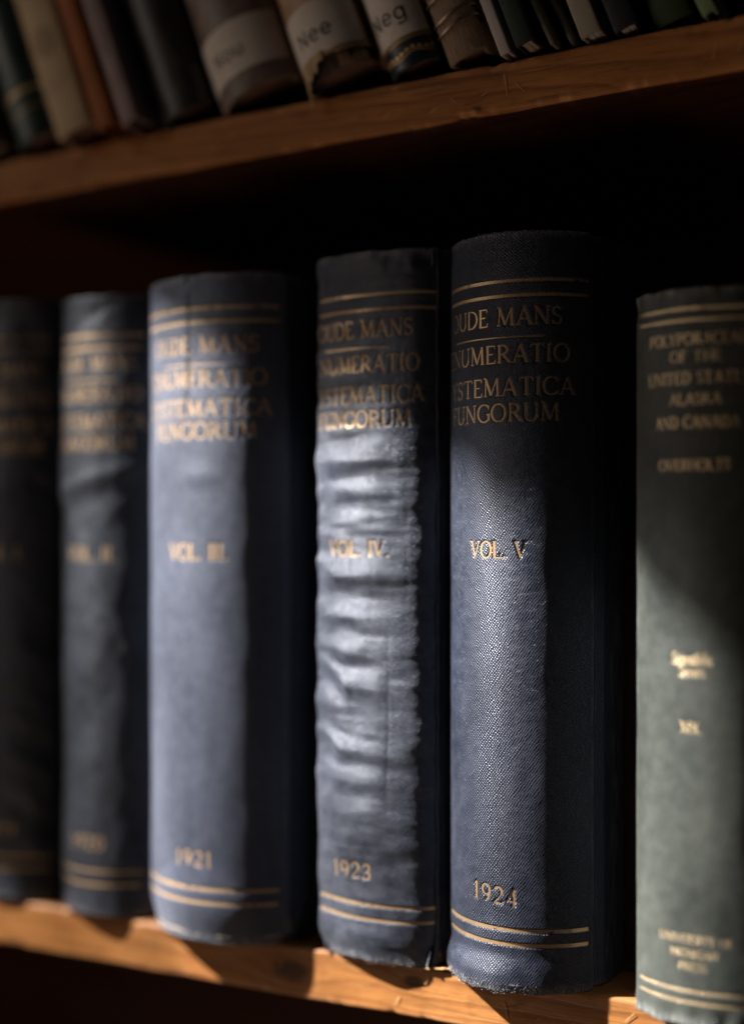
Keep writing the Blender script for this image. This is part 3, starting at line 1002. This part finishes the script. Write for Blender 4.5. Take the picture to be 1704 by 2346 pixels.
b4, sp4, sf4, pf4 = make_book('book', 'rippled navy cloth volume marked VOL. IV. and 1923, its spine creased and buckled', W4, RAD(TH4), .2500, (X4, Y4, Z0), M_NAVY4, M_SIDE,
    ds=.00030, dz=.00030, macro=mac4,
    lines=title(.88, .2196, .0060, sc=-.0050) + [('volume_lettering', layout('VOL. IV.', .0056, -.0058, .1428, .0262)), ('year_lettering', layout('1923', .0056, -.0080, .0296, .0165, track=.16))],
    rules=[(-.0248, .0250, z, w) for z, w in ((.2345, .0011), (.2292, .0011), (.0208, .0012), (.0157, .0012))] + [(-.021, .007, .2160, .0006)],
    goldm=M_GOLD4, group=GV, fuzz=180, seed=8, wear=.9, deboss=.00028, inset=.0050)

# volume III
W3 = .0618
Y3 = -.0172
X3 = x_at(445, Y3)


def mac3(S_, Z_):
    d = (fbm(S_ * 45, Z_ * 25, 81) - .5) * .0007
    sc_ = -.0035 + (vnoise(Z_ * 40, Z_ * 0, 82) - .5) * .0006
    k = smooth(.185, .205, Z_)
    d = d + .0005 * (smooth(-.006, 0, S_ - sc_) * (1 - smooth(0, .0024, S_ - sc_))) * (.08 + .9 * k)
    d = d - .0002 * np.exp(-((S_ - sc_ - .0014) / .0010) ** 2) * k
    d = d - .0012 * np.exp(-((S_ - sc_) / .0007) ** 2) * smooth(.2395, .246, Z_)
    d = d + np.exp(-((Z_ - .172) / .004) ** 2) * np.exp(-((S_ - .002) / .008) ** 2) * .0004
    d = d - .0030 * smooth(.018, -.002, Z_) ** 1.5
    d = d + (vnoise(S_ * 220, Z_ * 140, 84) - .5) * .0005 * smooth(.232, .247, Z_)
    return d


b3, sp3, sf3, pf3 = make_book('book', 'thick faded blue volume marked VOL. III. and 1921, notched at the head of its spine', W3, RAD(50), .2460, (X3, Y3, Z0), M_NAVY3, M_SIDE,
    ds=.00045, dz=.00045, macro=mac3,
    lines=title(1.05, .2170, .0062, sc=.0005) + [('volume_lettering', layout('VOL. III.', .0062, .0005, .1410, .0270)), ('year_lettering', layout('1921', .0058, -.0010, .0285, .0170, track=.16))],
    rules=[(-.0325, .0325, z, w) for z, w in ((.2335, .0013), (.2285, .0013), (.0205, .0013), (.0155, .0013))] + [(-.016, .012, .2130, .0006)],
    goldm=M_GOLD3, group=GV, fuzz=110, seed=12, wear=.9, deboss=.00018)

# volume II
W2 = .0450
Y2 = -.006
X2 = x_at(202, Y2)


def mac2(S_, Z_):
    d = (fbm(S_ * 60, Z_ * 40, 91) - .5) * .0016
    d = d + np.exp(-np.abs((Z_ - .172 - S_ * .25) / .0035) ** 2) * .0006 - np.exp(-np.abs((Z_ - .164 - S_ * .25) / .004) ** 2) * .0004
    d = d - np.exp(-((Z_ - .236 - S_ * .5) / .0025) ** 2) * .0003
    d = d + np.exp(-((S_ * .7 + (Z_ - .14) * .4) / .003) ** 2) * .0006
    return d


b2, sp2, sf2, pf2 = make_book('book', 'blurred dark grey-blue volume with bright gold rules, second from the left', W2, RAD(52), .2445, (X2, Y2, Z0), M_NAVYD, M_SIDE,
    ds=.0006, dz=.0008, macro=mac2,
    lines=title(.86, .2150, .0060) + [('volume_lettering', layout('VOL. II.', .0058, 0, .1400, .0240)), ('year_lettering', layout('1920', .0056, -.001, .0262, .0165, track=.16))],
    rules=[(-.0235, .0235, z, w) for z, w in ((.2290, .0016), (.2240, .0016), (.0178, .0013), (.0126, .0013))] + [(-.014, .012, .2112, .0008)],
    goldm=M_GOLD3, group=GV, seed=15, deboss=.00015)

# volume I
W1 = .0430
Y1 = -.003
X1_ = X2 - W2 / 2 - W1 / 2 - .0055


def mac1(S_, Z_):
    return (fbm(S_ * 60, Z_ * 35, 101) - .5) * .0020 + (vnoise(S_ * 90 + Z_ * 60, Z_ * 130, 103) - .5) * .0010


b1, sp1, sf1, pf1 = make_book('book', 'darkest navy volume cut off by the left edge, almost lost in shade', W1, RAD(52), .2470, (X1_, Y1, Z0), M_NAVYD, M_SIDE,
    ds=.0007, dz=.0010, macro=mac1,
    lines=title(.84, .2150, .0060) + [('volume_lettering', layout('VOL. I.', .0058, 0, .1400, .0220)), ('year_lettering', layout('1919', .0056, -.001, .0262, .0165, track=.16))],
    rules=[(-.022, .022, z, w) for z, w in ((.2310, .0014), (.2260, .0014), (.0178, .0013), (.0126, .0013))] + [(-.014, .012, .2112, .0008)],
    goldm=M_GOLD3, group=GV, seed=19, deboss=.00015)

# grey green book on the right
WG = .0440
YG = -.0165
XG = x_at(1596, YG)


def macg(S_, Z_):
    return (fbm(S_ * 45, Z_ * 30, 111) - .5) * .0006 + smooth(.213, .2255, Z_) * (vnoise(S_ * 260, Z_ * 200, 113) - .6) * .0014 + smooth(.009, 0, Z_) * (vnoise(S_ * 240, Z_ * 200, 114) - .6) * .0014


HG = .2260
gl = [('title_lettering', layout('POLYPORACEAE', .0036, -.0012, .2085, .0320, bold=1.12)), ('title_lettering', layout('OF THE', .0036, -.0008, .2032, .0165, bold=1.12)),
      ('title_lettering', layout('UNITED STATES', .0038, -.0012, .1965, .0335, bold=1.12)), ('title_lettering', layout('ALASKA', .0036, -.0010, .1902, .0165, bold=1.12)),
      ('title_lettering', layout('AND CANADA', .0038, -.0010, .1830, .0275, bold=1.12)), ('author_lettering', layout('OVERHOLTS', .0036, -.0018, .1700, .0232, bold=1.12)),
      ('series_lettering', layout('Scientific', .0040, -.0018, .1108, .0130, bold=1.3)), ('series_lettering', layout('Series', .0036, -.0018, .1072, .0082, bold=1.3)), ('number_lettering', layout('XIX.', .0034, -.0020, .0900, .0070, bold=1.3)),
      ('imprint_lettering', layout('UNIVERSITY OF', .0026, -.0012, .0258, .0235, bold=1.3)), ('imprint_lettering', layout('MICHIGAN', .0024, -.0014, .0216, .0152, bold=1.3)), ('imprint_lettering', layout('PRESS', .0024, -.0016, .0176, .0088, bold=1.3))]
bg_, spg, sfg, pfg = make_book('book', 'grey-green ribbed cloth book with gold lettering at the right edge', WG, RAD(46), HG, (XG, YG, Z0), M_GREENC, M_GREENC,
    ds=.0004, dz=.0005, macro=macg, lines=gl,
    rules=[(-.0225, .0225, z, w) for z, w in ((.2195, .0010), (.2160, .0010), (.0112, .0010), (.0078, .0010))],
    goldm=M_GOLDG, seed=23, deboss=.00015, fuzz=60, wear=.9, groove=.0008)

# thin brown book pushed back between volume V and the grey-green one
M_BROWN = cloth('dark_brown_cloth', (.05, .022, .010), (.08, .035, .016), .0008, .00008, .6, .3, diag=False, sheen=.05)
xb = x_at(1452, .03)
make_book('book', 'thin dark brown book pushed back between the VOL. V volume and the grey-green book', .0090, RAD(30), .2000, (xb - .001, .028, Z0), M_BROWN, M_BROWN, D=.17, ds=.0007, dz=.002, board=.002, seed=29, deboss=0)

# ------------------------------------------------------------------ the leaning upper row
GU = 'assorted old books leaning on the upper shelf'
LEAN = RAD(21)


def patch(root, spine, surf, s0, s1, z0, z1, mat, name, lift=.00018, n=40, jag=0.0, seed=0, parent=None):
    s = np.linspace(s0, s1, n); z = np.linspace(z0, z1, 24)
    S_, Z_ = np.meshgrid(s, z)
    if jag:
        Z_ = Z_ + (vnoise(S_ * 500, S_ * 0 + seed, seed) - .5) * jag * np.linspace(1, 0, 24)[:, None]
    P = surf(S_.ravel(), Z_.ravel(), np.full(S_.size, lift))
    return mesh_obj(name, P, grid_faces(24, n), mat, parent or spine, uv=np.stack([S_.ravel(), Z_.ravel()], 1))


def upper(u, unext, label, mat, th=55, H=.19, y=-.002, lean=21.0, pagem=None, board=.0025, seed=40, up=0.0, gap=.0006, shrink=1.0, D=.14, **kw):
    xl, xr = x_at(u, .002), x_at(unext, .002)
    ph = RAD(lean)
    tot = ((xr - xl) * math.cos(ph) - gap) * shrink
    W = tot - .0026
    hw = W / 2 + .0013
    px = xl + hw * math.cos(ph)
    pz = z_up(xl) + hw * math.sin(ph) + up + .0002
    return make_book('book', label, W, RAD(th), H, (px, y, pz), mat, lean=-ph, pagem=pagem, board=board, seed=seed, group=GU, D=D,
                     ds=.0006, dz=.0010, deboss=kw.pop('deboss', .0001), wear=kw.pop('wear', .4), **kw)


M_L1 = leather('brown_leather', (.07, .035, .022), (.11, .055, .035))
M_L2 = leather('green_leather', (.012, .030, .022), (.03, .055, .042), .38)
M_CREAM = plain('cream_boards', (.58, .43, .27), .25, .7, 70)
M_ORANGE = plain('rust_boards', (.36, .11, .02), .4, .65, 60)
M_PINK = plain('mauve_paper', (.36, .27, .27), .25, .75, 80)
M_L6 = leather('black_leather', (.030, .026, .024), (.06, .052, .048), .42)
M_L7 = leather('brown_grey_leather', (.14, .10, .085), (.21, .155, .13), .5)
M_TAN = leather('tan_leather', (.30, .185, .10), (.42, .28, .16), .5)
M_L9 = leather('blue_black_leather', (.010, .018, .026), (.022, .034, .044), .33)
M_SEW = plain('sewn_folds', (.34, .23, .15), .55, .8, 60, (60, 60, 3))
M_WHITE = plain('grey_white_boards', (.55, .48, .46), .2, .7, 70)
M_DKGR = plain('dark_green_boards', (.020, .032, .026), .4, .55, 60)
M_PAMPH = plain('pamphlet_paper', (.22, .21, .16), .3, .75, 70)
M_BEIGE = plain('beige_boards', (.36, .31, .24), .2, .7, 70)
M_BLK = plain('black_boards', (.018, .018, .022), .4, .5, 60)
M_GRN2 = plain('moss_boards', (.050, .075, .030), .5, .6, 60)
M_LGRN = plain('light_green_boards', (.22, .30, .15), .25, .6, 70)
M_GOLDU = gold('gold_tooling', .36, under=(.02, .02, .02), base=(.70, .46, .18))

upper(-62, 40, 'dim reddish brown book half hidden at the far left of the upper shelf', M_L1, 45, seed=41, y=-.004)
r, spn, sfn, pfn = upper(52, 168, 'dark green leather book with gold band across its rounded spine', M_L2, 58, seed=42, y=-.006, goldm=M_GOLDU, pagem=M_PAGESD,
    rules=[(-.017, .017, .0215, .0016), (-.017, .017, .0235, .0005), (-.017, .017, .0130, .0005)])
r, spn, sfn, pfn = upper(166, 262, 'cream board book with squarish spine and a faint round stamp', M_CREAM, 22, seed=43, y=-.009, pagem=M_PAGESD, board=.002)
M_STAMP = plain('faded_stamp', (.34, .25, .17), .4, .8, 200)
st_ = [arc(0, .040, .0045, .0060, 0, 360, 26, False, .0010), arc(0, .040, .0022, .0034, 0, 360, 20, False, .0009), ([(-.002, .036), (.002, .044)], [.0008, .0008])]
st_ = [(p, w if hasattr(w, '__len__') else [w] * len(p)) for p, w in st_]
v, f = stroke_mesh(st_, sfn, .00008); mesh_obj('stamp', v, f, M_STAMP, spn)
upper(262, 318, 'rust orange book wedged between the cream book and the thin mauve one', M_ORANGE, 20, seed=44, y=-.0095, pagem=M_ORANGE)
r, spn, sfn, pfn = upper(318, 372, 'thin mauve pamphlet volume with small faded writing down its spine', M_PINK, 25, seed=45, y=-.010, board=.0015, pagem=M_PAGESD)
st_ = []
rn = np.random.default_rng(3)
zz = .030
while zz < .12:
    h = rn.uniform(.0016, .0030)
    st_.append(([(-.0014, zz), (.0014, zz + rn.uniform(-.0006, .0006))], [.0006, .0006])); st_.append(([(rn.uniform(-.0014, .0014), zz), (rn.uniform(-.0014, .0014), zz + h)], [.0005, .0005]))
    zz += h + .0004
v, f = stroke_mesh(st_, sfn, .00006); mesh_obj('faded_lettering', v, f, plain('faded_ink', (.13, .10, .105), .3, .8), spn)
upper(372, 500, 'plain black leather book with worn rounded spine left of the Nou label', M_L6, 58, seed=46, y=-.003, pagem=M_PAGESD)


def lettered(u, un, word, label, mat, zl0, zl1, ztext, sc, capw, seed, y, **kw):
    r, spn, sfn, pfn = upper(u, un, label, mat, 60, seed=seed, y=y, **kw)
    sm = pfn.sm
    lab = patch(r, spn, sfn, -sm * 1.02, sm * .98, zl0, zl1, M_PAPER, 'paper_label', .00022)
    st = layout(word, .0060, sc, ztext, capw, glyph_sans, .10)
    v, f = stroke_mesh(st, sfn, .00034)
    mesh_obj('label_lettering', v, f, M_INK, lab)
    return r, spn, sfn, pfn


lettered(502, 706, 'Nou', 'brown-grey leather book whose white paper label reads Nou', M_L7, .0078, .0282, .0140, -.003, .0150, 47, -.005, pagem=M_PAGESD)


def cut8(s_):
    return .0070 + (vnoise(s_ * 160, s_ * 0, 301) - .5) * .004 - .012 * smooth(-.013, -.016, s_) + .0 * s_


r8, spn8, sfn8, pfn8 = lettered(714, 893, 'Nee', 'tan leather book with torn foot below a white label reading Nee', M_TAN, .0085, .0285, .0140, -.0015, .0150, 48, -.008, pagem=M_PAGESD, cutz=cut8)
M_MULL = leather('bare_spine_glue', (.045, .026, .020), (.085, .055, .042), .6)
M_SHRED = plain('torn_tan_cloth', (.52, .37, .21), .35, .8, 200)
W8 = pfn8.W
s_ = np.linspace(-pfn8.sm * .95, pfn8.sm * .95, 40); z_ = np.linspace(.001, .03, 20)
S_, Z_ = np.meshgrid(s_, z_)
P = sfn8(S_.ravel(), Z_.ravel(), (-.0016 + (vnoise(S_ * 300, Z_ * 200, 311) - .5) * .0010).ravel())
mesh_obj('bare_backing', P, grid_faces(20, 40), M_MULL, r8)
rn = np.random.default_rng(17)
for k, (sa, sb, zb, cur) in enumerate(((-.0142, -.0124, -.0060, .0010), (-.0126, -.0090, .0010, .0010), (-.0093, -.0058, .0015, .0022), (-.0060, -.0036, .0052, .0012), (-.0037, -.0004, .0085, .0008))):
    s_ = np.linspace(sa, sb, 8); z_ = np.linspace(.0095, zb * .75 - .001, 10)
    S_, Z_ = np.meshgrid(s_, z_)
    S_ = S_ + (vnoise(Z_ * 500, Z_ * 0 + k, 320) - .5) * .0010
    g = np.linspace(0, 1, 10)[:, None]
    P = sfn8(S_.ravel(), (Z_ + (vnoise(S_ * 700, S_ * 0 + k, 321) - .5) * .0015 * g).ravel(), ((.0001 + cur * g ** 2) * np.ones_like(S_)).ravel())
    o = mesh_obj('torn_shred', P, grid_faces(10, 8), M_SHRED, spn8)
    md = o.modifiers.new('thick', 'SOLIDIFY'); md.thickness = .0004

r9, spn9, sfn9, pfn9 = lettered(893, 1034, 'Neg', 'blue-black leather book with gold wavy tooling under a white label reading Neg', M_L9, .0110, .058, .0174, -.0022, .0150, 49, -.003, pagem=M_PAGESD)
st_ = []
sm = pfn9.sm
for k in (0, 1):
    P = [(q, 0.0040 + .0006 * math.sin(q * 520 + k * .5) + k * .0011) for q in np.linspace(-sm * .95, sm * .95, 90)]
    st_.append((P, [.00042] * len(P)))
for q in np.linspace(-sm * .9, sm * .9, 10):
    p, w = arc(q, .0056 + .0006 * math.sin(q * 520), .0004, .0004, 0, 360, 8, False, .0008); st_.append((p, [.0008] * len(p)))
v, f = stroke_mesh(st_, sfn9, .00012); mesh_obj('gold_ornament', v, f, M_GOLDU, spn9)
st_ = [([(q, .0092), (q + .0002, .0102)], [.00038, .00038]) for q in np.arange(-sm * .96, sm * .96, .00075)]
st_.append(([(-sm, .0107), (sm, .0107)], [.00025, .00025]))
v, f = stroke_mesh(st_, sfn9, .00012); mesh_obj('gold_dotted_band', v, f, M_GOLDU, spn9)

# bare sewn book tied with wire
r10, spn10, sfn10, pfn10 = upper(1036, 1150, 'coverless brown book with exposed sewn folds bound by loops of wire', M_SEW, 40, seed=50, y=-.004, pagem=M_SEW, board=.0018)
for zc_, tl in ((.0122, .05), (.0162, .03), (.0275, -.03), (.0245, .05), (.062, .04)):
    sm = pfn10.smax
    pts = [sfn10(np.array([q]), np.array([zc_ + tl * q + .0004 * math.sin(q * 300)]), np.array([.0007]))[0] for q in np.linspace(-sm, sm, 40)]
    pts = [(pts[0][0], .05, pts[0][2])] + pts + [(pts[-1][0], .05, pts[-1][2])]
    v, f = tube(pts, .0005, 8)
    mesh_obj('binding_wire', v, f, M_WIRE, r10)

upper(1152, 1200, 'grey-white thin board book right of the wire bound one', M_WHITE, 14, seed=51, y=-.003, pagem=M_PAGESD, board=.0015)
upper(1200, 1268, 'dark green book showing its page edges at the foot beside thin pamphlets', M_DKGR, 14, seed=52, y=-.008, pagem=M_PAGES, square=.0008)
upper(1268, 1303, 'thin olive pamphlet leaning just right of the dark green book', M_PAMPH, 12, seed=53, y=-.004, lean=25, board=.0008, groove=.0004)
upper(1303, 1337, 'second olive pamphlet, bent open, just left of the beige book', M_PAMPH, 12, seed=54, y=.002, lean=26, board=.0008, groove=.0004)
upper(1337, 1410, 'beige board book with white page edges at its foot', M_BEIGE, 14, seed=55, y=-.004, pagem=M_PAGESW, square=.0008)
upper(1410, 1492, 'black book with pale page edges right of the beige book', M_BLK, 14, seed=56, y=-.003, pagem=M_PAGESW, square=.0008)
upper(1495, 1608, 'moss green book with dark spine near the right end', M_GRN2, 25, seed=57, y=.002, pagem=M_PAGESD)
upper(1608, 1672, 'small light green book at the right end of the upper row', M_LGRN, 14, seed=58, y=-.002, lean=24, pagem=M_PAGESW)
upper(1676, 1790, 'black leather book cut off by the right edge of the upper row', M_L6, 50, seed=59, y=.02, lean=21)
